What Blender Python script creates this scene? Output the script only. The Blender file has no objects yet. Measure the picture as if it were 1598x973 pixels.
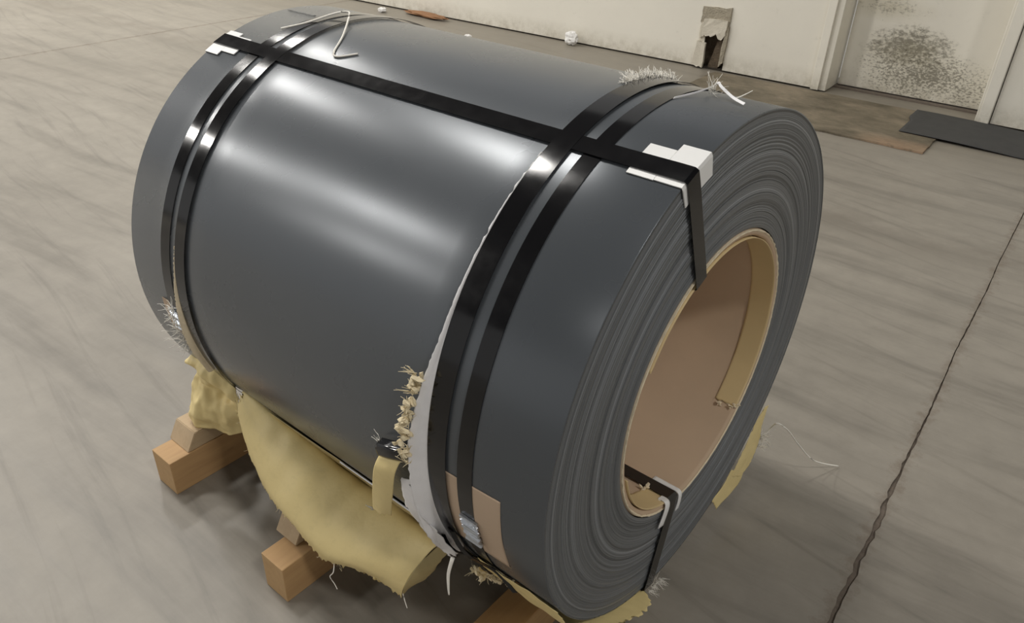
import bpy, bmesh, math, random
from mathutils import Vector, Matrix, noise
from math import sin, cos, pi, radians as R

sc = bpy.context.scene
COL = sc.collection
random.seed(7)

# ------------------------------------------------------------------ camera
def make_camera():
    yaw, pit, rol = 2.24477, 0.55075, 0.03464
    F = Vector((cos(yaw)*cos(pit), sin(yaw)*cos(pit), -sin(pit)))
    Rt = F.cross(Vector((0, 0, 1))).normalized()
    U = Rt.cross(F)
    R2 = Rt*cos(rol) + U*sin(rol)
    U2 = -Rt*sin(rol) + U*cos(rol)
    cd = bpy.data.cameras.new('camera')
    cd.sensor_width = 36; cd.lens = 1213.03/1598*36
    cd.clip_start = .05; cd.clip_end = 200
    c = bpy.data.objects.new('camera', cd); COL.objects.link(c)
    m = Matrix((R2, U2, -F)).transposed().to_4x4()
    m.translation = Vector((0.41786, -1.06954, 1.35281))
    c.matrix_world = m
    sc.camera = c
make_camera()

# ------------------------------------------------------------------ world and light
w = bpy.data.worlds.new('world'); sc.world = w; w.use_nodes = True
w.node_tree.nodes['Background'].inputs[0].default_value = (1.0, .985, .96, 1)
w.node_tree.nodes['Background'].inputs[1].default_value = .34

def lamp(x, y, p, z=5.56, r=.38):
    l = bpy.data.lights.new('hall_or_fill_lamp', 'AREA'); l.shape = 'DISK'; l.size = 2*r
    l.energy = p; l.color = (1.0, .97, .92)
    o = bpy.data.objects.new('hall_or_fill_lamp', l); COL.objects.link(o); o.location = (x, y, z)
for x, y, p in ((-1.7, .2, 55), (-3.6, 0, 60), (-6.9, 0, 78), (-11, 0, 120), (-6.6, -5, 120), (-11.2, -5, 240), (-15.5, -2, 340), (-7.5, 2.6, 80), (-9.5, -9, 200),  # last three in this row are added fill lamps, brightening the far floor
                (3.6, -1.0, 95)):
    lamp(x, y, p)
lamp(3.4, -6.2, 34, r=1.2)  # added wide soft fill lamp, lifts the papers on the shaded side

sc.view_settings.view_transform = 'Standard'; sc.view_settings.look = 'None'
sc.view_settings.exposure = .46; sc.view_settings.gamma = 1
sc.view_settings.use_curve_mapping = False
sc.cycles.use_denoising = True
sc.cycles.sample_clamp_indirect = 6

# ------------------------------------------------------------------ constants
RC, LC, ZC = .462, 1.062, .56      # coil radius, length, height of its axis; near face at x = 0
DL = .04288                         # the hall stands turned by this much against the coil
def hall(x, y, z=0):                # hall frame -> world
    return Vector((cos(DL)*x - sin(DL)*y, sin(DL)*x + cos(DL)*y, z))
def cy(x, deg, r):                  # point about the coil axis
    a = R(deg); return Vector((x, r*cos(a), ZC + r*sin(a)))

# ------------------------------------------------------------------ material helpers
class NT:
    def __init__(s, name):
        s.m = bpy.data.materials.new(name); s.m.use_nodes = True
        s.t = s.m.node_tree; s.b = s.t.nodes['Principled BSDF']
    def n(s, t, **k):
        n = s.t.nodes.new(t)
        for a, v in k.items(): setattr(n, a, v)
        return n
    def l(s, a, b): s.t.links.new(a, b)
    def coord(s, scale=(1, 1, 1), loc=(0, 0, 0), rot=(0, 0, 0)):
        if not hasattr(s, 'tc'): s.tc = s.n('ShaderNodeTexCoord')
        m = s.n('ShaderNodeMapping'); m.inputs['Scale'].default_value = scale
        m.inputs['Location'].default_value = loc; m.inputs['Rotation'].default_value = rot
        s.l(s.tc.outputs['Object'], m.inputs[0]); return m.outputs[0]
    def noise(s, vec, scale, detail=4, rough=.55, dist=0):
        n = s.n('ShaderNodeTexNoise'); n.inputs['Scale'].default_value = scale
        n.inputs['Detail'].default_value = detail; n.inputs['Roughness'].default_value = rough
        n.inputs['Distortion'].default_value = dist
        s.l(vec, n.inputs['Vector']); return n.outputs['Fac']
    def ramp(s, fac, stops):
        r = s.n('ShaderNodeValToRGB'); e = r.color_ramp.elements
        while len(e) < len(stops): e.new(.5)
        for i, (p, c) in enumerate(stops):
            e[i].position = p
            e[i].color = (c, c, c, 1) if isinstance(c, (int, float)) else (*c, 1)
        s.l(fac, r.inputs[0]); return r.outputs[0]
    def mix(s, a, b, fac, mode='MIX'):
        m = s.n('ShaderNodeMix', data_type='RGBA', blend_type=mode)
        for v, i in ((fac, 0), (a, 6), (b, 7)):
            if isinstance(v, (int, float)): m.inputs[i].default_value = v
            elif isinstance(v, tuple): m.inputs[i].default_value = (*v, 1)
            else: s.l(v, m.inputs[i])
        return m.outputs[2]
    def math(s, op, a, b=None, c=None, clamp=False):
        m = s.n('ShaderNodeMath', operation=op, use_clamp=clamp)
        for i, v in enumerate((a, b, c)):
            if v is None: continue
            if isinstance(v, (int, float)): m.inputs[i].default_value = v
            else: s.l(v, m.inputs[i])
        return m.outputs[0]
    def sep(s, vec):
        x = s.n('ShaderNodeSeparateXYZ'); s.l(vec, x.inputs[0]); return x.outputs
    def comb(s, a, b, c):
        x = s.n('ShaderNodeCombineXYZ')
        for i, v in enumerate((a, b, c)):
            if isinstance(v, (int, float)): x.inputs[i].default_value = v
            else: s.l(v, x.inputs[i])
        return x.outputs[0]
    def set(s, **k):
        for a, v in k.items():
            i = s.b.inputs[{'col': 'Base Color', 'rough': 'Roughness', 'metal': 'Metallic', 'spec': 'Specular IOR Level',
                            'coat': 'Coat Weight', 'crough': 'Coat Roughness', 'trans': 'Transmission Weight',
                            'sheen': 'Sheen Weight', 'aniso': 'Anisotropic'}[a]]
            if isinstance(v, (int, float)): i.default_value = v
            elif isinstance(v, tuple): i.default_value = (*v, 1)
            else: s.l(v, i)
        return s
    def bump(s, h, strength=.3, dist=.01):
        b = s.n('ShaderNodeBump'); b.inputs['Strength'].default_value = strength
        b.inputs['Distance'].default_value = dist
        s.l(h, b.inputs['Height']); s.l(b.outputs[0], s.b.inputs['Normal']); return s

def mat_simple(name, col, rough=.6, var=.12, scale=20, bump=.15, bd=.003, **k):
    a = NT(name); v = a.noise(a.coord(), scale)
    c = a.mix(tuple(x*(1-var) for x in col), tuple(min(1, x*(1+var)) for x in col), v)
    a.set(col=c, rough=rough, **k)
    if bump: a.bump(a.noise(a.coord(), scale*3), bump, bd)
    return a.m

def mat_concrete():
    a = NT('concrete')
    v = a.coord()
    big = a.noise(v, .55, 3, .5)
    # tyre and trowel streaks: long along x, bent by a slow noise
    warp = a.noise(a.coord((.35, .35, 1)), 1.0, 2)
    x, y, z = a.sep(v)
    yy = a.math('ADD', y, a.math('MULTIPLY', warp, .45))
    yy = a.math('ADD', yy, a.math('MULTIPLY', x, -.06))
    st = a.noise(a.comb(a.math('MULTIPLY', x, .5), a.math('MULTIPLY', yy, 5.5), 0), 1.5, 6, .6)
    st2 = a.noise(a.comb(a.math('MULTIPLY', x, 1.1), a.math('MULTIPLY', a.math('ADD', yy, a.math('MULTIPLY', x, .25)), 22), 3), 1.0, 4, .6)
    c = a.ramp(big, [(.3, (.250, .227, .192)), (.7, (.308, .283, .243))])
    c = a.mix(c, a.ramp(st, [(.30, .64), (.50, .98), (.74, 1.14)]), .85, 'MULTIPLY')
    c = a.mix(c, a.ramp(st2, [(.30, .70), (.44, 1.0), (.8, 1.04)]), .6, 'MULTIPLY')
    mot = a.noise(v, 9, 8, .7)
    c = a.mix(c, a.ramp(mot, [(.3, .86), (.7, 1.08)]), .8, 'MULTIPLY')
    # dirt that has gathered along the wall
    d = a.math('MULTIPLY', a.math('SUBTRACT', a.math('ADD', y, a.math('MULTIPLY', mot, .35)), 3.35), 2.6, clamp=True)
    c = a.mix(c, (.20, .175, .135), a.math('MULTIPLY', d, .42))
    # grimy worn band across the slab at y about 2.1
    b = a.math('SUBTRACT', 1, a.math('MULTIPLY', a.math('ABSOLUTE', a.math('SUBTRACT', a.math('ADD', y, a.math('MULTIPLY', mot, .25)), 2.32)), 4.6), clamp=True)
    b = a.math('MULTIPLY', b, a.ramp(a.noise(v, 2.3, 5, .6), [(.4, 0.0), (.6, 1.0)]))
    c = a.mix(c, (.19, .168, .14), a.math('MULTIPLY', b, .8))
    # brown crumbling along the two joints
    for jx in (.30, -5.4):
        j = a.math('ABSOLUTE', a.math('SUBTRACT', x, jx))
        j = a.math('SUBTRACT', 1, a.math('MULTIPLY', a.math('ADD', j, a.math('MULTIPLY', a.math('SUBTRACT', a.noise(v, 26, 6, .75), .28), .16)), 17), clamp=True)
        c = a.mix(c, (.15, .112, .082), a.math('MULTIPLY', j, .95))
    a.set(col=c, rough=a.ramp(st, [(.3, .36), (.7, .50)]), spec=.5)
    a.bump(mot, .12, .004)
    return a.m

def mat_wall(stain=None, col=(.80, .765, .675), amount=.35):
    a = NT('painted_wall')
    v = a.coord()
    n1 = a.noise(v, 2.2, 5, .6); n2 = a.noise(v, 17, 8, .72)
    c = a.mix(tuple(x*.90 for x in col), tuple(x*1.05 for x in col), n1)
    c = a.mix(c, a.ramp(n2, [(.28, .72), (.4, 1)]), amount, 'MULTIPLY')
    x, y, z = a.sep(v)
    low = a.math('SUBTRACT', 1, a.math('MULTIPLY', z, 7), clamp=True)
    c = a.mix(c, (.33, .29, .21), a.math('MULTIPLY', low, a.ramp(n2, [(.35, .1), (.7, .8)])))
    for (sx, sz, rx, rz, sc_, lo, hi) in (stain or ()):
        dx = a.math('DIVIDE', a.math('SUBTRACT', x, sx), rx); dz = a.math('DIVIDE', a.math('SUBTRACT', z, sz), rz)
        d = a.math('SQRT', a.math('ADD', a.math('MULTIPLY', dx, dx), a.math('MULTIPLY', dz, dz)))
        d = a.math('ADD', d, a.math('MULTIPLY', a.math('SUBTRACT', a.noise(v, 5, 4, .6), .5), .9))
        f = a.math('SUBTRACT', 1, d, clamp=True)
        sp = a.noise(a.coord((1, 1, 1.6)), sc_, 6, .72, .15)
        k = a.ramp(a.math('ADD', a.math('MULTIPLY', f, .22), sp), [(lo, 0.0), (hi, 1.0)])
        k = a.math('MULTIPLY', k, a.math('MULTIPLY', f, 4, clamp=True))
        c = a.mix(c, (.46, .41, .27), a.math('MULTIPLY', f, .45))
        c = a.mix(c, (.075, .065, .042), a.math('MULTIPLY', k, .7))
    a.set(col=c, rough=.6); a.bump(n2, .2, .004)
    return a.m

def mat_steel():
    a = NT('painted_steel')
    v = a.coord()
    n = a.noise(v, 2.5, 3, .5)
    a.set(col=a.mix((.096, .106, .118), (.108, .119, .132), n), rough=a.ramp(a.noise(v, 6, 4), [(.3, .265), (.7, .285)]),
          metal=.30, spec=.55)
    return a.m

def mat_rings():
    a = NT('steel_edges')
    x, y, z = a.sep(a.coord(loc=(0, 0, -RC)))
    r = a.math('SQRT', a.math('ADD', a.math('MULTIPLY', y, y), a.math('MULTIPLY', z, z)))
    wob = a.noise(a.comb(0, a.math('MULTIPLY', y, 2.0), a.math('MULTIPLY', z, 2.0)), 1.3, 2)
    r2 = a.math('ADD', r, a.math('MULTIPLY', wob, .004))
    fine = a.noise(a.comb(a.math('MULTIPLY', r2, 260), 0, 0), 1.0, 3, .7)
    wide = a.noise(a.comb(a.math('MULTIPLY', r2, 75), 5, 0), 1.0, 3, .6)
    c = a.ramp(wide, [(.25, (.105, .111, .120)), (.5, (.18, .19, .20)), (.72, (.36, .375, .40))])
    c = a.mix(c, a.ramp(fine, [(.35, .74), (.58, 1.05), (.72, 2.2)]), .85, 'MULTIPLY')
    a.set(col=c, rough=.42, metal=.35, spec=.5)
    return a.m

def mat_strap():
    a = NT('black_strap')
    n = a.noise(a.coord(), 40, 3)
    a.set(col=(.006, .006, .007), rough=a.ramp(n, [(.3, .10), (.7, .14)]), spec=.45)
    a.bump(a.noise(a.coord(), 7, 2), .15, .004)
    return a.m

def mat_paper(name='kraft_paper', c1=(.74, .595, .275), c2=(.84, .69, .35)):
    a = NT(name)
    n = a.noise(a.coord(), 5, 5, .6)
    c = a.mix(c1, c2, n)
    c = a.mix(c, a.ramp(a.noise(a.coord(), 60, 6, .7), [(.25, .88), (.5, 1)]), .6, 'MULTIPLY')
    a.set(col=c, rough=.55, spec=.35)
    a.bump(a.math('ADD', a.noise(a.coord(), 14, 4), a.math('MULTIPLY', a.noise(a.coord(), 120, 3), .12)), .35, .008)
    return a.m

def mat_wood(name, c1, c2, along=(1, .09, 1)):
    a = NT(name)
    v = a.coord(along)
    g = a.noise(v, 60, 5, .6, .5)
    kn = a.noise(a.coord((1, .5, 1)), 13, 2)
    c = a.mix(c1, c2, g)
    c = a.mix(c, tuple(x*.35 for x in c1), a.ramp(kn, [(.72, 0.0), (.80, .8)]))
    a.set(col=c, rough=.62); a.bump(g, .25, .002)
    return a.m

M = {}
M['concrete'] = mat_concrete()
M['subfloor'] = mat_simple('joint_filler', (.15, .122, .098), .9, .4, 60, .5)
M['wall'] = mat_wall()
M['door'] = mat_wall(stain=((-.62, .31, .34, .14, 34, .52, .70), (-.50, .15, .52, .20, 60, .575, .70), (-.80, .52, .30, .10, 50, .66, .86)), col=(.80, .765, .675))
M['trim'] = mat_wall(col=(.82, .785, .69), amount=.4)
M['dark'] = mat_simple('grimy_gap', (.035, .028, .02), .9, .3, 30)
M['steel'] = mat_steel()
M['rings'] = mat_rings()
M['strap'] = mat_strap()
M['paper'] = mat_paper()
M['paper_shaded'] = mat_paper('kraft_paper_shaded', (.40, .325, .16), (.50, .41, .21))  # darker copy of the kraft paper, shade of the underside put into its colour
M['cardboard'] = mat_simple('cardboard', (.52, .39, .28), .75, .08, 12, .25, .002)
M['core'] = mat_simple('core_board', (.52, .385, .265), .7, .09, 9, .3, .002)
M['liner'] = mat_simple('core_liner_paper', (.66, .51, .27), .6, .10, 9, .3, .002)
M['torn'] = mat_simple('torn_edge', (.72, .62, .45), .85, .15, 80, .5)
M['white_plastic'] = mat_simple('white_plastic', (.80, .80, .79), .38, .04, 20, .05)
M['film'] = mat_simple('white_lining', (.80, .79, .80), .45, .10, 25, .3)
M['fibre'] = mat_simple('white_fibre', (.86, .83, .76), .8, .08, 60, 0)
M['fibre_cream'] = mat_simple('cream_fibre', (.72, .62, .42), .85, .12, 60, .3)
M['metal'] = mat_simple('zinc_seal', (.50, .53, .58), .28, .15, 90, .5, .002, metal=.9)
M['beam'] = mat_wood('beam_timber', (.38, .22, .10), (.56, .36, .17))
M['beam_end'] = mat_wood('beam_end_grain', (.44, .27, .125), (.58, .38, .185), (1, 1, 1))
M['block'] = mat_wood('block_timber', (.40, .29, .175), (.54, .41, .26))
M['mat'] = mat_simple('rubber_mat', (.050, .050, .050), .75, .25, 14, .4)
M['ply'] = None
def mat_ply():
    a = NT('stained_plywood')
    n = a.noise(a.coord((.6, 1, 1)), 5, 7, .7, .4); f = a.noise(a.coord((1, 5, 1)), 22, 6, .7)
    c = a.ramp(n, [(.33, (.085, .070, .045)), (.5, (.165, .138, .095)), (.7, (.27, .22, .155))])
    c = a.mix(c, a.ramp(f, [(.3, .7), (.6, 1.1)]), .7, 'MULTIPLY')
    x, y, z = a.sep(a.coord())
    e = a.math('MULTIPLY', a.math('SUBTRACT', 3.47, y), 9, clamp=True)
    e = a.math('MULTIPLY', e, a.math('MULTIPLY', a.math('ADD', x, .62), 6, clamp=True))
    c = a.mix(c, (.33, .225, .145), a.math('MULTIPLY', e, a.ramp(f, [(.35, .35), (.6, .95)])))
    a.set(col=c, rough=.7); a.bump(f, .4, .004); return a.m
M['ply'] = mat_ply()
M['rust'] = mat_simple('brown_scrap', (.26, .135, .065), .85, .3, 25, .4)
M['white_paper'] = mat_simple('white_paper', (.78, .77, .75), .8, .05, 12, .2)
M['weathered'] = mat_simple('weathered_plaster', (.36, .32, .245), .85, .4, 28, .8, .01)
M['peel'] = mat_simple('peeling_paint', (.62, .575, .48), .7, .2, 30, .5, .005)
M['rot'] = mat_simple('rotten_wood', (.12, .09, .06), .9, .5, 30, .8, .01)

# ------------------------------------------------------------------ object helpers
def link(name, me, m=None, parent=None, smooth=False, loc=None, **props):
    o = bpy.data.objects.new(name, me); COL.objects.link(o)
    if m:
        for x in (m if isinstance(m, (list, tuple)) else [m]): me.materials.append(x)
    if smooth:
        for p in me.polygons: p.use_smooth = True
    if parent: o.parent = parent
    if loc is not None: o.location = loc
    for k, v in props.items(): o[k] = v
    return o

def mesh(name, vs, fs, m=None, parent=None, smooth=False, **k):
    me = bpy.data.meshes.new(name); me.from_pydata([tuple(v) for v in vs], [], fs); me.update()
    return link(name, me, m, parent, smooth, **k)

def empty(name, loc, label, cat, group=None):
    o = bpy.data.objects.new(name, None); COL.objects.link(o); o.location = loc
    o.empty_display_size = .05
    tag(o, label, cat, group); bpy.context.view_layer.update(); return o

def tag(o, label, cat, group=None):
    o['label'] = label; o['category'] = cat
    if group: o['group'] = group
    return o

def local(o, vs):                     # world points -> frame of an empty that is only moved
    return [Vector(v) - o.location for v in vs]

def box(name, a, b, m, parent=None, bevel=.0, frame=None, **k):
    bm = bmesh.new(); bmesh.ops.create_cube(bm, size=1)
    for v in bm.verts:
        v.co = Vector(((a[i] + b[i])/2 + v.co[i]*(b[i]-a[i]) for i in range(3)))
    if bevel: bmesh.ops.bevel(bm, geom=bm.edges[:], offset=bevel, segments=2, affect='EDGES', profile=.6)
    if frame:
        for v in bm.verts: v.co = frame(*v.co)
    me = bpy.data.meshes.new(name); bm.to_mesh(me); bm.free()
    return link(name, me, m, parent, **k)

def sweep(path, T, width, thick, closed=True, outn=None):
    """flat band swept along a path; T its constant sideways direction"""
    n = len(path); vs = []; fs = []
    for i, p in enumerate(path):
        a = path[(i-1) % n] if closed or i else p
        b = path[(i+1) % n] if closed or i < n-1 else p
        t = (b - a).normalized(); N = t.cross(T).normalized()
        wd = width(i/n) if callable(width) else width
        for s, q in ((-1, 0), (1, 0), (1, 1), (-1, 1)):
            vs.append(p + T*(s*wd/2) + N*(q*thick))
    for i in range(n if closed else n-1):
        j = (i+1) % n
        for k in range(4):
            fs.append((4*i+k, 4*i+(k+1) % 4, 4*j+(k+1) % 4, 4*j+k))
    if not closed:
        fs += [(3, 2, 1, 0), (4*n-4, 4*n-3, 4*n-2, 4*n-1)]
    return vs, fs

def tube_pts(pts, r0, r1=None, sides=5, vs=None, fs=None):
    vs = [] if vs is None else vs; fs = [] if fs is None else fs
    r1 = r0 if r1 is None else r1; n = len(pts); base = len(vs)
    for i, p in enumerate(pts):
        t = (Vector(pts[min(i+1, n-1)]) - Vector(pts[max(i-1, 0)])).normalized()
        u = t.orthogonal().normalized(); v = t.cross(u)
        r = r0 + (r1-r0)*i/(n-1)
        for k in range(sides):
            a = 2*pi*k/sides; vs.append(Vector(p) + u*(cos(a)*r) + v*(sin(a)*r))
    for i in range(n-1):
        for k in range(sides):
            fs.append((base+i*sides+k, base+i*sides+(k+1) % sides, base+(i+1)*sides+(k+1) % sides, base+(i+1)*sides+k))
    fs.append(tuple(base+k for k in reversed(range(sides)))); fs.append(tuple(base+(n-1)*sides+k for k in range(sides)))
    return vs, fs

def cr(pts, t):                       # catmull-rom along a list, t in 0..1
    n = len(pts) - 1; x = min(max(t, 0), .99999)*n; i = int(x); f = x - i
    p = [Vector(pts[min(max(i+k, 0), n)]) for k in (-1, 0, 1, 2)]
    return .5*((2*p[1]) + (-p[0]+p[2])*f + (2*p[0]-5*p[1]+4*p[2]-p[3])*f*f + (-p[0]+3*p[1]-3*p[2]+p[3])*f**3)

def spline(pts, n): return [cr(pts, i/(n-1)) for i in range(n)]

def sheet(name, grid, nu, nv, m, parent=None, thick=.0012, wrinkle=.0, wscale=8, rag=(), ragamp=.008, smooth=True, origin=None, seed=0, **k):
    """grid[row][col] of world points -> fine sheet with depth; rag: which borders are torn ('t','b','l','r')"""
    rows = [[cr(r, i/(nu-1)) for i in range(nu)] for r in grid]
    P = [[cr([r[i] for r in rows], j/(nv-1)) for i in range(nu)] for j in range(nv)]
    rnd = random.Random(seed)
    def tear(x): return (noise.noise(Vector((x*23, seed, 0))) + .6*noise.noise(Vector((x*71, seed, 4))) + .5*rnd.uniform(-1, 1)*.6)*ragamp
    if 'b' in rag:
        for i in range(nu):
            d = (P[-1][i]-P[-2][i]).normalized(); s = tear(i/nu*3)
            for q, f in ((1, 1), (2, .6), (3, .25)): P[-q][i] = P[-q][i] + d*s*f
    if 't' in rag:
        for i in range(nu):
            d = (P[0][i]-P[1][i]).normalized(); s = tear(i/nu*3+9)
            for q, f in ((0, 1), (1, .6), (2, .25)): P[q][i] = P[q][i] + d*s*f
    for side, c0, c1 in (('l', 0, 1), ('r', nu-1, nu-2)):
        if side in rag:
            for j in range(nv):
                d = (P[j][c0]-P[j][c1]).normalized(); P[j][c0] = P[j][c0] + d*tear(j/nv*3+5)
    nrm = [[None]*nu for _ in range(nv)]
    for j in range(nv):
        for i in range(nu):
            a = P[j][min(i+1, nu-1)] - P[j][max(i-1, 0)]; b = P[min(j+1, nv-1)][i] - P[max(j-1, 0)][i]
            n = a.cross(b); nrm[j][i] = n.normalized() if n.length > 1e-12 else Vector((0, 0, 1))
    if wrinkle:
        for j in range(nv):
            for i in range(nu):
                p = P[j][i]; s = noise.noise(p*wscale + Vector((seed, 0, 0))) + .4*noise.noise(p*wscale*3)
                P[j][i] = p + nrm[j][i]*s*wrinkle
    vs = [P[j][i] for j in range(nv) for i in range(nu)]
    vs += [P[j][i] - nrm[j][i]*thick for j in range(nv) for i in range(nu)]
    o = origin or Vector((0, 0, 0)); vs = [v - o for v in vs]
    N = nu*nv; fs = []
    for j in range(nv-1):
        for i in range(nu-1):
            a = j*nu+i; fs.append((a, a+1, a+nu+1, a+nu)); fs.append((N+a, N+a+nu, N+a+nu+1, N+a+1))
    for i in range(nu-1):
        fs.append((i, N+i, N+i+1, i+1)); a = (nv-1)*nu+i; fs.append((a, a+1, N+a+1, N+a))
    for j in range(nv-1):
        a = j*nu; fs.append((a, a+nu, N+a+nu, N+a)); a = j*nu+nu-1; fs.append((a, N+a, N+a+nu, a+nu))
    return mesh(name, vs, fs, m, parent, smooth, **k)

def fibres(name, spots, m, parent=None, origin=Vector((0, 0, 0)), seed=1, n=6, L=.03, r=.0006, up=Vector((0, 0, 1)), spread=1.0, **k):
    """a fringe of torn threads, one mesh"""
    rnd = random.Random(seed); vs = []; fs = []
    for s in spots:
        for _ in range(n):
            d = (up + Vector((rnd.uniform(-1, 1), rnd.uniform(-1, 1), rnd.uniform(-1, 1)))*spread).normalized()
            l = L*rnd.uniform(.4, 1.2); p = Vector(s) + Vector((rnd.uniform(-1, 1), rnd.uniform(-1, 1), rnd.uniform(-1, 1)))*L*.12
            pts = [p]
            for q in range(4):
                d = (d + Vector((rnd.uniform(-1, 1), rnd.uniform(-1, 1), rnd.uniform(-1, 1)))*.35).normalized()
                pts.append(pts[-1] + d*l/4)
            tube_pts([a - origin for a in pts], r*rnd.uniform(.7, 1.5), r*.4, 4, vs, fs)
    return mesh(name, vs, fs, m, parent, True, **k)

def tuft(name, spots, size, m, parent, origin, seed=3):
    """lumpy pulp where the paper has torn: crumpled flakes joined into one mesh"""
    rnd = random.Random(seed); bm = bmesh.new()
    for s in spots:
        for _ in range(5):
            c = Vector(s) + Vector((rnd.uniform(-1, 1), rnd.uniform(-1, 1), rnd.uniform(-1, 1)))*size*.7 - origin
            mt = Matrix.Translation(c) @ Matrix.Rotation(rnd.uniform(0, 6), 4, Vector((rnd.random(), rnd.random(), 1))) @ \
                Matrix.Diagonal((size*rnd.uniform(.5, 1.2), size*rnd.uniform(.2, .6), size*rnd.uniform(.15, .4), 1))
            g = bmesh.ops.create_icosphere(bm, subdivisions=1, radius=1, matrix=mt)
            for v in g['verts']: v.co += Vector((rnd.uniform(-1, 1), rnd.uniform(-1, 1), rnd.uniform(-1, 1)))*size*.22
    me = bpy.data.meshes.new(name); bm.to_mesh(me); bm.free()
    return link(name, me, m, parent, False, kind='stuff')

# ================================================================== SETTING
floor = mesh('floor', [hall(-26, -16, -.006), hall(12, -16, -.006), hall(12, 4.6, -.006), hall(-26, 4.6, -.006)], [(0, 1, 2, 3)], M['subfloor'], kind='structure')
def slab(x0, x1):
    """concrete slab with crumbled arrises along its joints (hall frame, turned as an object)"""
    rnd = random.Random(int(x0*10)+3); ys = [-16 + i*.35 for i in range(int(14.5/.35))] + [-1.5 + i*.022 for i in range(int(6.0/.022)+1)]
    ys = [y for y in ys if y <= 4.5] + [4.5]; ys = sorted(set(ys))
    def edge(x, sgn):
        out = []
        for y in ys:
            if abs(x) > 12: out.append(x); continue
            wear = .0016 + .004*max(0, 1-abs(y-.45)/.75) + .002*max(0, noise.noise(Vector((y*1.3, x, 0))))
            if x < -5: wear = .0016
            bend = .012*noise.noise(Vector((y*.7, 7, x))) + .004*noise.noise(Vector((y*4, 2, x)))
            out.append(x + bend + sgn*(wear + .7*wear*noise.noise(Vector((y*26, sgn*3, x))) + .5*wear*rnd.uniform(-1, 1)))
        return out
    L, Rr = edge(x0, 1), edge(x1, -1); n = len(ys); vs = []; fs = []
    for z in (0, -.0058):
        vs += [(L[i], ys[i], z) for i in range(n)] + [(Rr[i], ys[i], z) for i in range(n)]
    for i in range(n-1):
        fs += [(i, n+i, n+i+1, i+1), (2*n+i, i, i+1, 2*n+i+1), (n+i, 3*n+i, 3*n+i+1, n+i+1)]
    fs.append((0, 2*n, 3*n, n))
    o = mesh('concrete_slab', vs, fs, M['concrete'], floor); o.rotation_euler.z = DL; return o
slab(-26, -5.4); slab(-5.4, .30); slab(.30, 12)

mesh('ceiling', [hall(-26, -16, 6.6), hall(-26, 4.6, 6.6), hall(12, 4.6, 6.6), hall(12, -16, 6.6)], [(0, 1, 2, 3)],
     mat_simple('dark_ceiling', (.10, .10, .10), .9, .1, 2, 0), kind='structure')
def hbox(name, a, b, m, parent=None, bevel=0, **k):
    o = box(name, a, b, m, parent, bevel, **k)
    if parent is None: o.rotation_euler.z = DL
    return o
# the back wall, cut round the broken place
YW = 4.13
wall = hbox('wall_back', (-26, YW, .012), (-1.925, YW+.12, 3.6), M['wall'], kind='structure')
hbox('wall_panel', (-1.925, YW, .40), (-1.725, YW+.12, 3.6), M['wall'], wall)
hbox('wall_panel', (-1.725, YW, .012), (-1.09, YW+.12, 3.6), M['wall'], wall)
hbox('wall_panel', (-.055, YW-.03, .012), (12, YW+.12, 3.6), M['wall'], wall)
hbox('wall_panel', (-1.09, YW+.02, 2.15), (-.055, YW+.12, 3.6), M['wall'], wall)
hbox('floor_gap', (-26, YW+.012, 0), (-1.09, YW+.1, .012), M['dark'], wall)
hbox('floor_gap', (-.05, YW-.018, 0), (12, YW+.1, .012), M['dark'], wall)
# door leaf set back in its frame
door = hbox('door_1', (-1.0, YW+.20, .017), (-.13, YW+.245, 2.1), M['door'], bevel=.004, kind='structure')
hbox('threshold', (-1.02, YW+.16, 0), (-.10, YW+.30, .010), M['subfloor'], door)
# frame posts of the door
def post(n, x0, x1, y0, parts):
    t = hbox(n, (x0, y0, .006), (x1, YW+.26, 3.0), M['trim'], bevel=.004, kind='structure')
    for (a, b, c, d) in parts: hbox('moulding', (a, c, .01), (b, d, 3.0), M['trim'], t, bevel=.003)
    return t
post('trim_1', -1.09, -1.015, YW-.005, [(-1.105, -1.055, YW-.028, YW-.006)])
post('trim_2', -.135, -.060, YW-.040, [(-.12, -.062, YW-.056, YW-.041)])

# broken opening in the wall
hole = box('broken_wall_opening', (-1.925, YW+.085, .0), (-1.725, YW+.115, .40), M['rot'])
hole.rotation_euler.z = DL
tag(hole, 'broken opening at the foot of the cream wall with peeling plaster and rotten wood', 'wall damage')
def rough_panel(name, pts, y, th, m, parent, seed):
    """flat broken piece given by its outline in the wall plane (x, z)"""
    rnd = random.Random(seed); out = []
    for i in range(len(pts)):
        a, b = pts[i], pts[(i+1) % len(pts)]
        for q in range(4):
            f = q/4; out.append((a[0]+(b[0]-a[0])*f+rnd.uniform(-.004, .004), a[1]+(b[1]-a[1])*f+rnd.uniform(-.005, .005)))
    n = len(out); vs = []
    for dy in (0, th):
        for (x, z) in out: vs.append((x, y+dy+rnd.uniform(-.003, .003), z))
    fs = [tuple(range(n)), tuple(reversed(range(n, 2*n)))] + [(i, n+i, n+(i+1) % n, (i+1) % n) for i in range(n)]
    return mesh(name, vs, fs, m, parent)
rough_panel('plaster_patch', [(-1.925, .30), (-1.725, .29), (-1.718, .415), (-1.922, .405)], YW-.012, .02, M['weathered'], hole, 1)
rough_panel('paint_flake', [(-1.915, .20), (-1.885, .225), (-1.84, .22), (-1.80, .24), (-1.765, .205), (-1.735, .24), (-1.73, .335), (-1.90, .33)], YW-.026, .014, M['peel'], hole, 2)
rough_panel('paint_flake', [(-1.93, .15), (-1.885, .16), (-1.88, .30), (-1.915, .31)], YW-.014, .012, M['peel'], hole, 5)
rough_panel('broken_board', [(-1.945, .02), (-1.865, .012), (-1.865, .17), (-1.925, .19)], YW-.03, .02, M['peel'], hole, 3)
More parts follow.
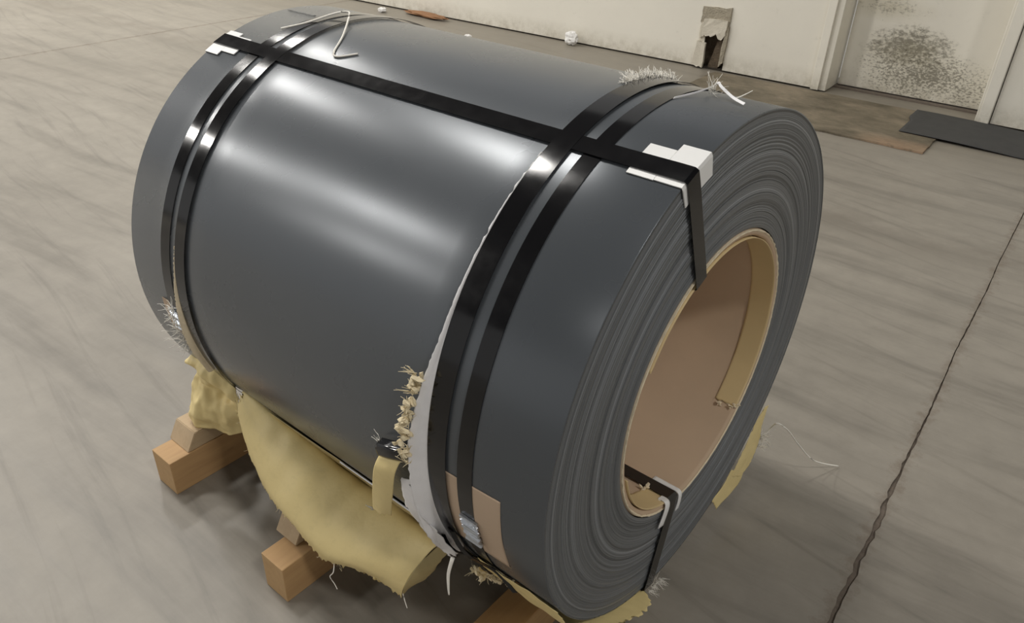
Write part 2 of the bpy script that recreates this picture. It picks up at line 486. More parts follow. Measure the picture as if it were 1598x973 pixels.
rough_panel('broken_board', [(-1.845, .005), (-1.775, .005), (-1.735, .20), (-1.80, .19)], YW+.02, .02, M['rot'], hole, 4)
rough_panel('broken_board', [(-1.755, .03), (-1.725, .06), (-1.715, .30), (-1.738, .30)], YW-.02, .03, M['weathered'], hole, 6)

# plywood sheet in front of the door, mat on top of it
def ragged_board(name, x0, x1, y0, y1, z0, z1, m, amp, seed):
    rnd = random.Random(seed); out = []
    cor = [(x0, y0), (x1, y0), (x1, y1), (x0, y1)]
    for i in range(4):
        a, b = cor[i], cor[(i+1) % 4]
        for q in range(24):
            f = q/24; out.append((a[0]+(b[0]-a[0])*f+rnd.uniform(-amp, amp), a[1]+(b[1]-a[1])*f+rnd.uniform(-amp, amp)))
    n = len(out)
    vs = [(x, y, z1) for x, y in out] + [(x, y, z0) for x, y in out]
    fs = [tuple(range(n)), tuple(reversed(range(n, 2*n)))] + [(i, n+i, n+(i+1) % n, (i+1) % n) for i in range(n)]
    o = mesh(name, vs, fs, m); o.rotation_euler.z = DL; return o
ply = ragged_board('plywood_sheet', -1.75, -.235, 3.30, 4.07, .001, .011, M['ply'], .004, 2)
tag(ply, 'dark stained weathered plywood sheet lying on the floor before the door', 'board')
ms = []
for j in range(9):
    row = []
    for i in range(15):
        x = -.425 + i*.12; y = 3.575 + j*.063
        lift = .0135 if x < -.1 else .003 + .0105*max(0, 1-(x+.1)/.25)
        row.append(hall(x - (.02 if j > 4 else 0), y, lift + .005 + .003*noise.noise(Vector((x*5, y*5, 1)))))
    ms.append(row)
mo = sheet('rubber_mat', ms, 60, 30, M['mat'], thick=.004)
for p in mo.data.vertices: pass
tag(mo, 'dark grey rubber mat lying by the wall, partly over the plywood', 'mat')

# litter at the foot of the wall
def crumple(name, c, sx, sy, sz, m, seed, label, cat):
    bm = bmesh.new(); bmesh.ops.create_icosphere(bm, subdivisions=3, radius=1)
    for v in bm.verts:
        s = 1 + .35*noise.noise(v.co*2.2 + Vector((seed, 0, 0))) + .16*noise.noise(v.co*6)
        v.co = Vector((v.co.x*sx, v.co.y*sy, max(v.co.z, -.85)*sz))*s
    zmin = min(v.co.z for v in bm.verts)
    for v in bm.verts: v.co.z -= zmin - .001
    me = bpy.data.meshes.new(name); bm.to_mesh(me); bm.free()
    o = link(name, me, m, loc=hall(*c)); tag(o, label, cat); return o
crumple('crumpled_paper', (-2.92, 4.06, 0), .055, .035, .05, M['white_paper'], 4, 'small crumpled white paper lying at the foot of the wall', 'litter')
crumple('bark_scrap', (-4.38, 4.04, 0), .24, .05, .02, M['rust'], 9, 'rusty brown flat scrap lying against the foot of the wall', 'scrap')
crumple('pale_scrap', (-4.80, 3.93, 0), .04, .03, .02, M['white_paper'], 12, 'tiny pale scrap on the floor beside the rusty brown scrap', 'litter')
crumple('pebble_crumb', (-3.64, 3.70, 0), .03, .02, .012, M['white_paper'], 15, 'tiny white crumb on the concrete well in front of the wall', 'litter')

# ================================================================== THE COIL
coil = empty('steel_coil', (-LC/2, 0, ZC-RC), 'large dark grey painted steel coil lying on its side on timbers', 'steel coil')
O = coil.location
def lathe(name, prof, m, parent, seg=256, a0=0, a1=360, closed_prof=False, jit=None, smooth=True, origin=None):
    """profile (x, r) turned about the coil axis"""
    full = abs(a1-a0-360) < 1e-6; cnt = seg if full else seg+1; vs = []; fs = []; n = len(prof)
    org = O if origin is None else origin
    for i in range(cnt):
        a = a0 + (a1-a0)*i/seg
        for (x, r) in prof: vs.append(cy(x, a, r + (jit(x, a) if jit else 0)) - org)
    for i in range(seg):
        j = (i+1) % cnt
        for k in range(n if closed_prof else n-1):
            fs.append((i*n+k, j*n+k, j*n+(k+1) % n, i*n+(k+1) % n))
    if not full and closed_prof:
        fs += [tuple(reversed(range(n))), tuple((cnt-1)*n+k for k in range(n))]
    return mesh(name, vs, fs, m, parent, smooth)
RB = .270
shell = lathe('outer_wrap', [(-LC+.0, RC-.006), (-LC, RC-.0008), (-LC+.0008, RC), (-LC+.26, RC), (-LC*.5, RC), (-.26, RC), (-.0008, RC), (0, RC-.0008), (0, RC-.003)], M['steel'], coil)
# wound edges: ring after ring, each a hair proud or shy of the next
def face(x0, sgn, seed):
    rnd = random.Random(seed); prof = []; r = RB; x = 0
    while r < RC-.003:
        dr = rnd.uniform(.0012, .0045)
        x = .6*x + rnd.uniform(-.0010, .0010)
        if r > RC-.02: x = -.0006
        prof += [(x0+sgn*(x-.0006), r), (x0+sgn*x, r+.0004), (x0+sgn*x, min(r+dr-.0003, RC-.003))]
        r += dr
    prof.append((x0-sgn*.0004, RC-.003))
    return prof
lathe('wound_edges', face(0, 1, 5), M['rings'], coil, 200)
lathe('wound_edges', face(-LC, -1, 6), M['rings'], coil, 160)
# board core with a frayed lip
lathe('core_tube', [(-.003, RB-.001), (.0005, RB-.003), (.001, RB-.008), (-.001, RB-.0135), (-.006, RB-.015), (-LC+.004, RB-.015), (-LC, RB-.012), (-LC, RB-.001)], M['core'], coil, 128,
      jit=lambda x, a: .0006*noise.noise(Vector((a*.3, x*10, 0))))
vs = []; fs = []; nL = 300; rnd = random.Random(8)
for i in range(nL):
    a = 360*i/nL; t = .0012 + .0016*noise.noise(Vector((a*.11, 0, 0))) + rnd.uniform(-.0007, .0009)
    for (x, r) in ((-.004, RB-.002), (.0022+rnd.uniform(-.0008, .001), RB-.003), (.0030, RB-.004-t*.4), (.0015, RB-.005-t), (-.004, RB-.006-t)):
        vs.append(cy(x, a, r) - O)
for i in range(nL):
    j = (i+1) % nL
    for k in range(4): fs.append((i*5+k, j*5+k, j*5+k+1, i*5+k+1))
o = mesh('frayed_lip', vs, fs, M['torn'], coil, False); o['label'] = 'pale torn rim of the cardboard core'
# kraft liner strips stuck inside the mouth of the core
def liner(a0, a1, depth, r, seed, tears):
    rows = []
    for (x, dr) in ((.002, -.0005), (-depth*.33, -.0002), (-depth*.66, 0), (-depth, .0005)):
        rows.append([cy(x, a0+(a1-a0)*q/16, r+dr) for q in range(17)])
    return sheet('core_liner', rows, 120, 10, M['liner'], coil, .0012, .0, rag=tears, ragamp=.004, origin=O, seed=seed)
liner(-44, 150, .044, RB-.0175, 3, ('l',))
l2 = liner(196, 262, .050, RB-.0175, 6, ('l', 'b'))
tuft('torn_pulp', [cy(0, 317, RB-.017), cy(-.01, 316, RB-.018), cy(-.03, 315, RB-.018)], .006, M['torn'], coil, O, 5)
tuft('torn_pulp', [cy(-.048, 252, RB-.02), cy(-.046, 254, RB-.022)], .006, M['torn'], coil, O, 6)
# the short creases of the outermost wrap near its far end
sheet('wrap_end', [[cy(x, a, RC+.0008) for x in (-1.05, -1.0, -.96)] for a in (93, 93.3, 93.6)], 12, 12, M['steel'], coil, .0006, origin=O)

# ================================================================== STRAPS
def ring_strap(x, width, h, label, jitter=.0003, seed=0, lift=None, xs=0.0):
    c = Vector((x, 0, ZC-RC-h)); t = empty('banding_strap', c, label, 'strap')
    n = 220; pts = []
    for i in range(n):
        a = 360*i/n
        r = RC + h + jitter*(1+noise.noise(Vector((a*.022, seed, 0)))) + (lift(a) if lift else 0)
        pts.append(cy(x + xs*noise.noise(Vector((a*.02, seed+3, 0))), a, r) - c)
    vs, fs = sweep(pts, Vector((-1, 0, 0)), width, .0009)
    b = mesh('band', vs, fs, M['strap'], t, True)
    bv = b.modifiers.new('edge', 'EDGE_SPLIT'); bv.split_angle = R(40)
    return t
def bulge(lo, hi, amp):
    def f(a):
        return amp*max(0, sin(pi*(a-lo)/(hi-lo)))**1.3 if lo < a < hi else 0
    return f
g_ring = None
near_in = ring_strap(-.1965, .036, .0044, 'wider glossy black strap round the near end, laid over torn white paper', seed=1, xs=.002)
near_out = ring_strap(-.1425, .029, .0017, 'black strap round the near end with a crimped seal over cardboard', seed=2, xs=.003)
far_in = ring_strap(-.876, .033, .0044, 'glossy black strap round the far end, running onto the yellow paper', seed=3, xs=.003)
far_out = ring_strap(-.931, .031, .0017, 'narrow black strap round the far end of the coil, outermost one', seed=4, xs=.003)

def eye_strap(deg, label, w=.029):
    c = cy(-LC/2, deg, RC+.004); t = empty('banding_strap', c, label, 'strap')
    H = .0046; b = RB-.0205; e = .0045
    key = [(-.02, RC+H), (0, RC+H-.0002), (e, RC+H-.003), (e+.0006, RC-.02), (e+.0004, b+.03), (e, b+.004), (-.002, b), (-.03, b), (-.2, b-.0004), (-LC/2, b-.0008), (-LC+.2, b),
           (-LC+.01, b), (-LC-e, b+.004), (-LC-e, b+.02), (-LC-e, RC-.02), (-LC-e, RC+H-.003), (-LC, RC+H), (-LC+.02, RC+H), (-LC+.1, RC+.0034), (-LC/2, RC+.0032), (-.1, RC+.0034)]
    pts = [cy(x, deg, r) - c for x, r in key]
    fine = []
    n = len(pts)
    for i in range(n):
        a, b2 = pts[i], pts[(i+1) % n]; m = max(1, min(14, int((b2-a).length/.02)))
        for q in range(m): fine.append(a.lerp(b2, q/m))
    a = R(deg); T = Vector((0, -sin(a), cos(a)))
    vs, fs = sweep(fine, -T, w, .0009)
    b = mesh('band', vs, fs, M['strap'], t, True); bv = b.modifiers.new('edge', 'EDGE_SPLIT'); bv.split_angle = R(30)
    return t
eye_top = eye_strap(114.0, 'black strap running lengthwise over the top and into the bore', .030)
eye_bot = eye_strap(258.0, 'black strap coming out of the bottom of the bore and under the coil', .033)

# crimp seals on the two outer rings
def seal(parent, x, deg, r, w, l, label):
    """folded metal clip with notched edges"""
    vs = []; fs = []; n = 24; org = parent.location
    prof = [(-w/2, 0), (-w/2, .003), (-w/2+.002, .0042), (w/2-.002, .0042), (w/2, .003), (w/2, 0)]
    for i in range(n+1):
        a = deg + (i/n-.5)*math.degrees(l/r)
        nt = .0035*(1 if (i//2) % 3 == 1 else 0); k = .0016*sin(i*1.9)
        for (px, h) in prof:
            s = 1 if px > 0 else -1
            vs.append(cy(x + px - s*nt, a, r + h + (k if h > .002 else 0)) - org)
    m = len(prof)
    for i in range(n):
        for k in range(m-1): fs.append((i*m+k, (i+1)*m+k, (i+1)*m+k+1, i*m+k+1))
    fs += [tuple(range(m)), tuple(reversed(range(n*m, n*m+m)))]
    o = mesh('crimp_seal', vs, fs, M['metal'], parent); o['label'] = label
seal(near_out, -.139, 193.5, RC+.0025, .034, .062, 'bright crimped metal seal')
seal(far_out, -.931, 187.5, RC+.0025, .036, .045, 'bright crimped metal seal')

# ================================================================== EDGE PROTECTORS
def protector(deg0, deg1, x_edge, sgn, wide, narrow, leg, label, group=None, r0=RC+.0012):
    """white plastic corner: a stepped leg on the barrel, a lip down the face, thick rolled sides"""
    c = cy(x_edge, (deg0+deg1)/2, RC); t = empty('edge_protector', c, label, 'edge protector', group)
    def leg_strip(name, prof, a0, a1, th):
        rows = []
        n = len(prof); vs = []; fs = []; na = 9
        for i in range(na):
            a = a0 + (a1-a0)*i/(na-1)
            for (x, r) in prof: vs.append(cy(x, a, r) - c)
            for (x, r, dx, dr) in [(x, r, dx, dr) for (x, r), (dx, dr) in zip(prof, offs(prof))]: vs.append(cy(x+dx*th, a, r+dr*th) - c)
        m = 2*n
        for i in range(na-1):
            for k in range(n-1):
                fs.append((i*m+k, i*m+k+1, (i+1)*m+k+1, (i+1)*m+k)); fs.append((i*m+n+k, (i+1)*m+n+k, (i+1)*m+n+k+1, i*m+n+k+1))
            fs.append((i*m, (i+1)*m, (i+1)*m+n, i*m+n)); fs.append((i*m+n-1, i*m+m-1, (i+1)*m+m-1, (i+1)*m+n-1))
        for i in (0, na-1):
            for k in range(n-1):
                q = (i*m+k, i*m+n+k, i*m+n+k+1, i*m+k+1); fs.append(q if i == 0 else tuple(reversed(q)))
        return mesh(name, vs, fs, M['white_plastic'], t)
    def offs(prof):
        out = []
        for i in range(len(prof)):
            a = prof[max(i-1, 0)]; b = prof[min(i+1, len(prof)-1)]
            tx, tr = b[0]-a[0], b[1]-a[1]; l = math.hypot(tx, tr) or 1
            out.append((-tr/l*sgn*-1*-1, tx/l*sgn) if False else ((-tr/l)*1.0*sgn*sgn, tx/l*1.0) if sgn > 0 else (tr/l, -tx/l))
        return out
    s = sgn
    def pr(d, lg): return [(x_edge-s*d, r0), (x_edge-s*.02, r0), (x_edge+s*.0012, r0), (x_edge+s*.0016, r0-.004), (x_edge+s*.0016, RC-lg)]
    leg_strip('corner_plate', pr(.040, leg), deg0, deg1, .0016)
    leg_strip('narrow_tongue', [(x_edge-s*.082, r0), (x_edge-s*.06, r0), (x_edge-s*.0405, r0)], narrow[0], narrow[1], .0016)
    return t
protector(107.3, 116.9, 0, 1, None, (109.2, 117.0), .034, 'white plastic edge protector under the top strap at the near rim')
protector(110.2, 119.0, -LC, -1, None, (111.5, 117.5), .03, 'white plastic edge protector under the top strap at the far rim')
# at the bore the protector is a folded white strip on each side of the strap
c = cy(0, 257, RB-.01); t = empty('edge_protector', c, 'white plastic edge protector under the strap at the bottom of the bore', 'edge protector')
def bent(a0, a1, x_in, r_out, name='folded_leg', th=.0022):
    rows = [[cy(x, a0+(a1-a0)*q/4, r) for q in range(5)] for (x, r) in ((x_in, RB-.0188), (-.012, RB-.0190), (.000, RB-.0185), (.0048, RB-.013), (.0060, RB+.002), (.0050, r_out))]
    return sheet(name, rows, 6, 26, M['white_plastic'], t, th, origin=c)
bent(250.3, 253.9, -.006, RB+.034)
bent(262.1, 264.6, -.052, RB+.022)

# ================================================================== CARDBOARD PADS
def pad(xs, degs, r, label):
    c = cy(sum(xs)/len(xs), sum(degs)/len(degs), r); 
    rows = [[cy(x, d + (x-xs[0])*(-8), r) for x in xs] for d in degs]
    o = sheet('cardboard_pad', [[p - c for p in row] for row in rows], 20, 20, M['cardboard'], None, .0006)
    o.location = c; tag(o, label, 'cardboard pad')
    return o
# two straps cross each pad; the pads lie between coil and strap
pad([-.20, -.16, -.12, -.076], [181, 186, 192, 201], RC+.00062, 'pinkish cardboard pad under the near straps beside the metal seal')
pad([-.975, -.95, -.92], [183.2, 188, 194], RC+.00062, 'small cardboard pad under the far straps low on the coil')

# ================================================================== WRAPPING PAPER
def V(*p): return Vector(p)
# -- the big torn sheet hanging from under the barrel between the two strap pairs
cols = [((-0.844, -0.39, 0.318), (-0.856, -0.41, 0.274)), ((-0.745, -0.39, 0.305), (-0.801, -0.43, 0.211)),
        ((-0.649, -0.39, 0.286), (-0.704, -0.46, 0.179)), ((-0.546, -0.39, 0.264), (-0.621, -0.475, 0.168)),
        ((-0.444, -0.39, 0.249), (-0.512, -0.48, 0.136)), ((-0.364, -0.39, 0.256), (-0.417, -0.46, 0.148)),
        ((-0.277, -0.39, 0.263), (-0.323, -0.44, 0.137))]
bigo = V(-.55, -.42, .2)
hang = empty('hanging_wrap', bigo, 'large torn yellow kraft sheet hanging below the barrel between the straps', 'wrapping paper')
r0, r1, r2, r3, r4, r5 = [], [], [], [], [], []
for i, (a, b) in enumerate(cols):
    a, b = V(*a), V(*b); bow = [.006, .018, .028, .034, .036, .036, .022][i]
    r0.append(cy(a.x+.02, 236, RC+.010)); r1.append(cy(a.x+.01, 226, RC+.016))
    r2.append(a + V(0, .004, -.002)); r3.append(a.lerp(b, .33) + V(0, -bow, .008)); r4.append(a.lerp(b, .68) + V(0, -bow, .004)); r5.append(b)
sheet('torn_sheet', [r0, r1, r2, r3, r4, r5], 190, 60, M['paper'], hang, .0010, .008, 7, ('b', 'l'), .034, origin=bigo, seed=2)
fibres('torn_fringe', [r5[0].lerp(r5[1], .3), r5[1], r5[2], r5[2].lerp(r5[3], .7), r5[3], r5[4], r5[4].lerp(r5[5], .5)], M['fibre_cream'], hang, bigo, 4, 7, .014, .0006, V(-.3, -.1, -1), .9, kind='stuff')
sheet('curled_edge', [[r2[6], r2[6] + V(.016, .03, -.006)], [r3[6], r3[6] + V(.022, .034, -.004)], [r4[6], r4[6] + V(.018, .036, 0)], [r5[6], r5[6] + V(.003, .02, .012)]],
      12, 24, M['paper_shaded'], hang, .001, .002, 15, ('r',), .005, origin=bigo, seed=77)
# loose curled thread and pulp on its lower edge
vs, fs = tube_pts([p - bigo for p in spline([V(-.475, -.475, .145), V(-.468, -.485, .128), V(-.474, -.49, .115), V(-.462, -.49, .104), V(-.452, -.492, .098)], 20)], .0011, .0008)
mesh('loose_thread', vs, fs, M['fibre'], hang, True)
vs, fs = tube_pts([p - bigo for p in spline([V(-.322, -.44, .15), V(-.312, -.445, .14), V(-.300, -.45, .13)], 8)], .0013, .0008)
mesh('loose_thread', vs, fs, M['fibre'], hang, True)
# -- inner layer that still hugs the coil above it, with a white cut edge
inn = empty('inner_wrap', V(-.55, -.4, .3), 'inner kraft layer still hugging the underside above the hanging sheet', 'wrapping paper')
io = inn.location
def under(x0, x1, rows, nu, nv, m, par, org, seed, rag=(), th=.001, wr=.002):
    g = []
    for (d, r, sx) in rows: g.append([cy(x0+(x1-x0)*q/6, d, r + .003*noise.noise(Vector((q*.9, d*.1, seed)))) for q in range(7)])
    return sheet('torn_sheet', g, nu, nv, m, par, th, wr, 9, rag, .006, origin=org, seed=seed)
under(-.86, -.22, [(212.5, RC+.004, 0), (216, RC+.008, 0), (221, RC+.013, 0), (228, RC+.012, 0), (238, RC+.006, 0)], 90, 14, M['paper_shaded'], inn, io, 11, th=.0008, wr=.0012)
vs, fs = tube_pts([cy(-.53+.31*q/20, 211.9+.8*sin(q*.6)*.3, RC+.0050) - io for q in range(21)], .0016, .0020, 6)
o = mesh('cut_edge', vs, fs, M['film'], inn, True); o['label'] = 'thin white cut edge of the inner layer'

# -- white-lined remnant caught under the near inner strap: thin at the top, flaring out low down
def remnant(name, label, x_edge, sgn, stops, m, wunder, seed, h=.0020):
    org = cy(x_edge, 180, RC+.01); t = empty(name, org, label, 'wrapping paper')
    rows = [[], [], [], []]
    for (d, fl, out) in stops:
        rows[0].append(cy(x_edge + sgn*-wunder, d, RC+h))
        rows[1].append(cy(x_edge, d, RC+h+.0004))
        rows[2].append(cy(x_edge + sgn*fl*.55, d, RC+h+.002+out*.6))
        rows[3].append(cy(x_edge + sgn*fl, d, RC+h+.002+out))
    sheet('torn_flange', rows, 140, 12, m, t, .0012, .0008, 30, ('b',), .0018, origin=org, seed=seed)
    return t, org
rem, ro = remnant('torn_wrap_strip', 'white torn wrapper edge flaring out beside the wider near strap', -.214, -1,
    [(118.5, .0018, .001), (128, .002, .001), (138, .003, .001), (148, .005, .002), (156, .007, .005),
     (163, .013, .009), (170, .019, .013), (177, .023, .017), (184, .022, .020), (191, .018, .024), (198, .015, .027), (206, .012, .026), (214, .010, .020)], M['film'], .030, 3)
# pulp and fringe at its widest place
tuft('torn_pulp', [cy(-.232, 163.5, RC+.02), cy(-.236, 166, RC+.022), cy(-.238, 168.5, RC+.024), cy(-.236, 171, RC+.026), cy(-.244, 173.5, RC+.026), cy(-.242, 176, RC+.03), cy(-.240, 179, RC+.026), cy(-.238, 165, RC+.018), cy(-.240, 170, RC+.022), cy(-.238, 175, RC+.026)], .0095, M['fibre_cream'], rem, ro, 8)
fibres('torn_fringe', [cy(-.236, d, RC+.022) for d in (163, 166, 169, 172, 175, 178, 181)], M['fibre_cream'], rem, ro, 9, 9, .022, .0008, V(-.6, -.5, .5), .9, kind='stuff')
fibres('torn_fringe', [cy(-.218 - .006*(i % 3), 70+i*.8, RC+.004) for i in range(26)], M['fibre'], rem, ro, 10, 14, .016, .0008, V(-.5, .1, .35), .9, kind='stuff')
fibres('torn_fringe', [cy(-.10, 83+i*.6, RC+.006) for i in range(4)], M['fibre'], rem, ro, 17, 4, .03, .0006, V(.3, .1, .6), .9, kind='stuff')
# hanging narrow tab and a second torn tail under the strap
g = [[V(-.305, -.470, .533), V(-.278, -.473, .545), V(-.251, -.470, .556)], [V(-.312, -.488, .50), V(-.287, -.490, .51), V(-.262, -.488, .52)],
     [V(-.340, -.474, .42), V(-.315, -.476, .43), V(-.290, -.474, .44)], [V(-.366, -.455, .345), V(-.344, -.46, .352), V(-.319, -.455, .362)]]
tabo = V(-.3, -.47, .45)
tab = empty('paper_tab', tabo, 'narrow yellow paper tab hanging from the torn edge at the near strap', 'wrapping paper')
sheet('torn_sheet', g, 14, 26, M['paper'], tab, .001, .001, 12, ('b',), .008, origin=tabo, seed=6)
sheet('folded_top', [[V(-.312, -.468, .545), V(-.285, -.470, .556), V(-.254, -.468, .566)], [V(-.310, -.484, .540), V(-.283, -.486, .551), V(-.253, -.484, .561)], [V(-.306, -.484, .524), V(-.279, -.486, .535), V(-.251, -.484, .545)]],
      12, 10, M['strap'], tab, .001, origin=tabo)
fibres('torn_fringe', [V(-.312, -.475, .54), V(-.366, -.455, .345), V(-.25, -.475, .56)], M['fibre'], tab, tabo, 12, 5, .02, .0006, V(-.5, -.2, .6), .7, kind='stuff')
tail, to = None, V(-.2, -.42, .33)
tail = empty('torn_wrap_tail', to, 'frayed white and tan paper tail below the near straps', 'wrapping paper')
sheet('torn_sheet', [[V(-.262, -.478, .50), V(-.243, -.480, .508)], [V(-.258, -.470, .43), V(-.228, -.474, .445)], [V(-.243, -.448, .37), V(-.212, -.450, .39)], [V(-.215, -.425, .315), V(-.195, -.425, .33)]],
      10, 30, M['film'], tail, .001, .003, 18, ('l', 'b', 'r'), .010, origin=to, seed=16)
vs, fs = tube_pts([p - to for p in spline([V(-.170, -.462, .375), V(-.172, -.470, .345), V(-.170, -.473, .318), V(-.168, -.474, .300)], 12)], .0036, .0012, 6)
mesh('loose_shred', vs, fs, M['fibre'], tail, True)
tuft('torn_pulp', [cy(-.245, 199, RC+.012), cy(-.243, 202, RC+.013)], .006, M['paper'], tail, to, 18)

# -- wrap under the near end of the coil, down to the last timber and past the rim
no = V(-.06, -.3, .2)
nearw = empty('underside_wrap', no, 'crumpled kraft wrap under the near rim, torn along its left side', 'wrapping paper')
rows = []
for (d, r, xl, xr) in ((209, RC+.0035, -.165, -.001), (216, RC+.010, -.172, .000), (224, RC+.020, -.165, .004), (233, RC+.024, -.150, .008), (244, RC+.016, -.140, .022), (250, RC+.012, -.13, .030), (255, RC+.010, -.13, .026), (259, RC+.009, -.13, -.010), (268, RC+.008, -.13, -.02)):
    rows.append([cy(xl+(xr-xl)*q/5, d, r) for q in range(6)])
sheet('torn_sheet', rows, 40, 70, M['paper'], nearw, .001, .003, 14, ('l', 'r'), .008, origin=no, seed=21)
tuft('torn_pulp', [cy(-.172, 213+i*3, RC+.02+.002*i) for i in range(7)], .0085, M['fibre_cream'], nearw, no, 22)
fibres('torn_fringe', [cy(-.175, 214+i*3, RC+.022) for i in range(6)], M['fibre_cream'], nearw, no, 23, 6, .02, .0007, V(-.5, -.5, -.3), .8, kind='stuff')
fibres('torn_fringe', [cy(.008, 258+i*1.3, RC+.008) for i in range(5)], M['fibre'], nearw, no, 24, 10, .022, .0005, V(.5, .5, -.4), .7, kind='stuff')
# thin dark binding lines squeezed out between straps and rim, low down
bo = V(-.15, -.42, .32)
bind = empty('loose_strap_end', bo, 'loose black strap end trailing below the metal seal at the near end', 'strap')
for k, (d0, x0, d1, x1, w_) in enumerate(((197, -.178, 216, -.10, .008), (203, -.215, 219, -.165, .006))):
    pts = [cy(x0+(x1-x0)*q/14, d0+(d1-d0)*q/14, RC+.012+.006*sin(q*.5)) - bo for q in range(15)]
    vs, fs = sweep(pts, Vector((.8, .5, .2)).normalized(), w_, .0012, closed=False)
    mesh('strap_strip', vs, fs, M['strap'], bind)

# -- crumpled wad on the far block
co = V(-.98, -.39, .14)
wad = empty('crumpled_wrap', co, 'crumpled yellow kraft wad standing on the far timber block', 'wrapping paper')
g = [[V(-1.060, -.385, .318), V(-1.00, -.392, .346), V(-.945, -.392, .352), V(-.885, -.39, .325)],
     [V(-1.066, -.405, .300), V(-1.00, -.420, .318), V(-.935, -.415, .318), V(-.872, -.40, .300)],
     [V(-1.045, -.392, .270), V(-.99, -.398, .270), V(-.93, -.388, .262), V(-.870, -.392, .262)],
     [V(-1.080, -.402, .205), V(-1.01, -.432, .225), V(-.94, -.405, .225), V(-.875, -.395, .222)],
     [V(-1.105, -.405, .142), V(-1.03, -.425, .142), V(-.95, -.400, .150), V(-.88, -.385, .18)]]
sheet('torn_sheet', g, 60, 60, M['paper'], wad, .001, .014, 17, ('t',), .004, origin=co, seed=31)
sheet('folded_back', [[p + V(.0, .035, -.008) for p in g[0]], [p + V(0, .018, .006) for p in g[0]], [p + V(0, .002, .001) for p in g[0]]], 40, 10, M['paper'], wad, .001, .003, 20, origin=co, seed=32)
# torn white-lined strip beside the far straps
rem2, ro2 = remnant('torn_wrap_strip', 'pale torn wrapper edge between the two far straps low on the coil', -.893, -1,
    [(166, .001, 0), (172, .003, .001), (178, .007, .003), (184, .010, .006), (190, .013, .009), (196, .013, .010), (204, .010, .010)], M['torn'], .020, 7)
fibres('torn_fringe', [cy(-.915, 183+i*1.6, RC+.014) for i in range(9)], M['fibre'], rem2, ro2, 33, 9, .032, .0007, V(-.6, -.4, .1), .9, kind='stuff')

# -- strips hanging behind the near rim on the wall side
so = V(-.005, .38, .16)
rs = empty('hanging_strip', so, 'long yellow paper strip hanging beyond the wall side of the near rim', 'wrapping paper')
sheet('torn_sheet', [[V(-.006, .405, .250), V(-.005, .420, .246)], [V(-.006, .36, .225), V(-.005, .408, .205)], [V(-.006, .32, .17), V(-.005, .414, .135)], [V(-.006, .29, .145), V(-.005, .395, .088)], [V(-.006, .28, .125), V(-.005, .345, .078)]],
      16, 40, M['paper'], rs, .001, .002, 25, ('r', 'b', 'l'), .006, origin=so, seed=41)
fibres('torn_fringe', [V(-.003, .425, .145), V(-.003, .418, .125), V(-.003, .42, .16)], M['fibre'], rs, so, 42, 10, .03, .0007, V(.5, .5, -.1), .9, kind='stuff')
vs, fs = tube_pts([p - so for p in spline([V(-.005, .425, .14), V(.005, .44, .18), V(.030, .403, .233)][:1] + [V(.010, .432, .178), V(.025, .425, .205), V(.045, .455, .175), V(.065, .500, .115), V(.10, .550, .050), V(.144, .628, .004)], 50)], .0019, .0016)
mesh('loose_thread', vs, fs, M['fibre'], rs, True)
ss = V(-.005, .27, .1)
rs2 = empty('hanging_strip', ss, 'short yellow paper strip hanging low beside the rim, below the longer one', 'wrapping paper')
sheet('torn_sheet', [[V(-.006, .27, .150), V(-.005, .358, .083)], [V(-.006, .23, .125), V(-.005, .333, .058)], [V(-.006, .185, .12), V(-.005, .224, .064)]],
      14, 20, M['paper'], rs2, .001, .0015, 25, ('b',), .005, origin=ss, seed=43)

# -- white strand lying on the top of the barrel, far end, and pale strands on the near shoulder
so2 = cy(-.8, 98, RC)
pts = spline([cy(-.955, 104.5, RC+.003), cy(-.93, 99, RC+.003), cy(-.905, 93, RC+.012), cy(-.885, 90.5, RC+.016), cy(-.865, 92, RC+.012), cy(-.80, 101, RC+.003), cy(-.763, 107.8, RC+.002), cy(-.742, 109.0, RC+.002), cy(-.711, 106.2, RC+.002)], 60)
vs, fs = tube_pts([p - so2 for p in pts], .0021, .0019)
st = mesh('white_strand', vs, fs, M['fibre'], None, True, loc=so2); tag(st, 'white looped strand lying on top of the barrel near the far straps', 'strand')
so3 = cy(-.09, 85, RC)
pts = spline([cy(-.128, 92, RC+.002), cy(-.112, 87, RC+.006), cy(-.100, 84, RC+.014), cy(-.093, 83.5, RC+.020), cy(-.085, 84, RC+.016), cy(-.060, 85.0, RC+.006), cy(-.035, 86.5, RC+.003)], 40)
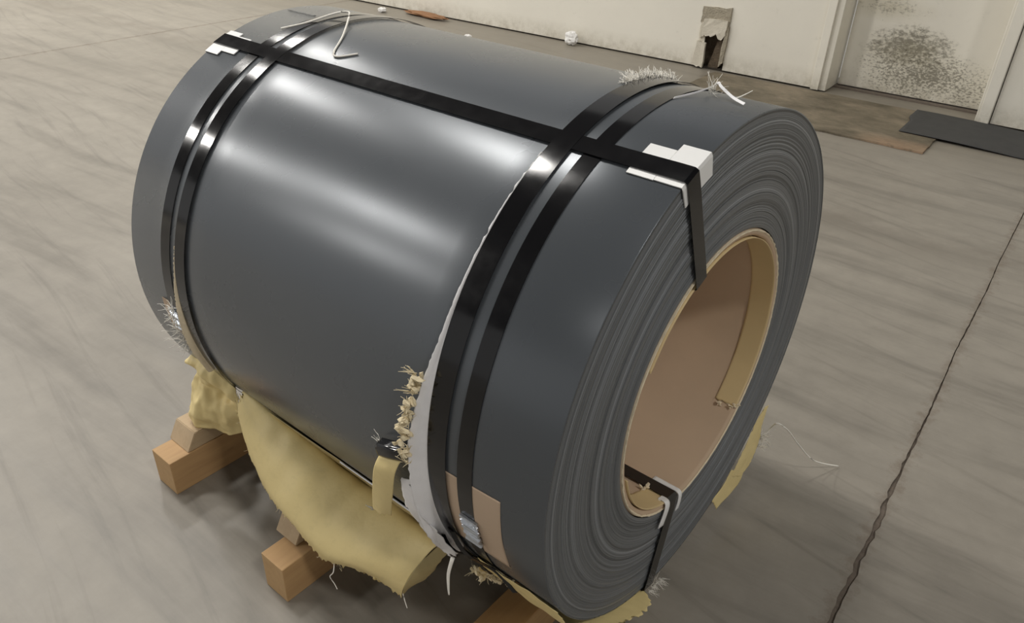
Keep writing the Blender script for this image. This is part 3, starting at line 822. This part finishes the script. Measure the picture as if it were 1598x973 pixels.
vs, fs = sweep([p - so3 for p in pts], Vector((.25, .75, .6)).normalized(), .0045, .001, closed=False)
s3 = empty('paper_strand', so3, 'pale torn ribbon sticking up from the near shoulder of the coil', 'strand')
mesh('ribbon', vs, fs, M['film'], s3)
vs, fs = tube_pts([p - so3 for p in spline([cy(-.058, 85, RC+.004), cy(-.05, 83.5, RC+.010), cy(-.042, 82, RC+.018)], 8)], .0012, .0006)
mesh('loose_thread', vs, fs, M['fibre'], s3, True)

# ================================================================== TIMBERS
def timber(x0, x1, y0, y1, h, label):
    o = box('timber_beam', (x0, y0, 0.0), (x1, y1, h), [M['beam'], M['beam_end']], bevel=.0022)
    for p in o.data.polygons:
        if abs(p.normal.y) > .9: p.material_index = 1
    tag(o, label, 'timber beam'); return o
timber(-1.091, -1.013, -.519, .46, .095, 'short timber beam under the far end, carrying a chamfered block')
timber(-.640, -.570, -.534, .46, .095, 'timber beam under the middle, its end poking out below the hanging paper')
timber(-.205, -.130, -.560, .46, .095, 'timber beam under the near end at the lower frame edge')
def chock(x0, x1, y0, y1, z0, z1, ch, label):
    """block with its outer end sawn to a slope"""
    o = bmesh.new()
    pr = [(y0, z0), (y0+ch, z1), (y1, z1), (y1, z0)]
    a = [o.verts.new((x0, y, z)) for y, z in pr]; b = [o.verts.new((x1, y, z)) for y, z in pr]
    o.faces.new(a); o.faces.new(list(reversed(b)))
    for i in range(4): o.faces.new((a[i], b[i], b[(i+1) % 4], a[(i+1) % 4]))
    bmesh.ops.recalc_face_normals(o, faces=o.faces[:])
    bmesh.ops.bevel(o, geom=o.edges[:], offset=.0015, segments=2, affect='EDGES')
    me = bpy.data.meshes.new('timber_block'); o.to_mesh(me); o.free()
    ob = link('timber_block', me, M['block']); tag(ob, label, 'timber block'); return ob
chock(-1.097, -1.016, -.470, -.325, .0952, .140, .026, 'chamfered timber block on the far beam under the paper wad')
chock(-.668, -.600, -.478, -.36, .0952, .135, .022, 'chamfered timber block on the middle beam, mostly hidden by paper')
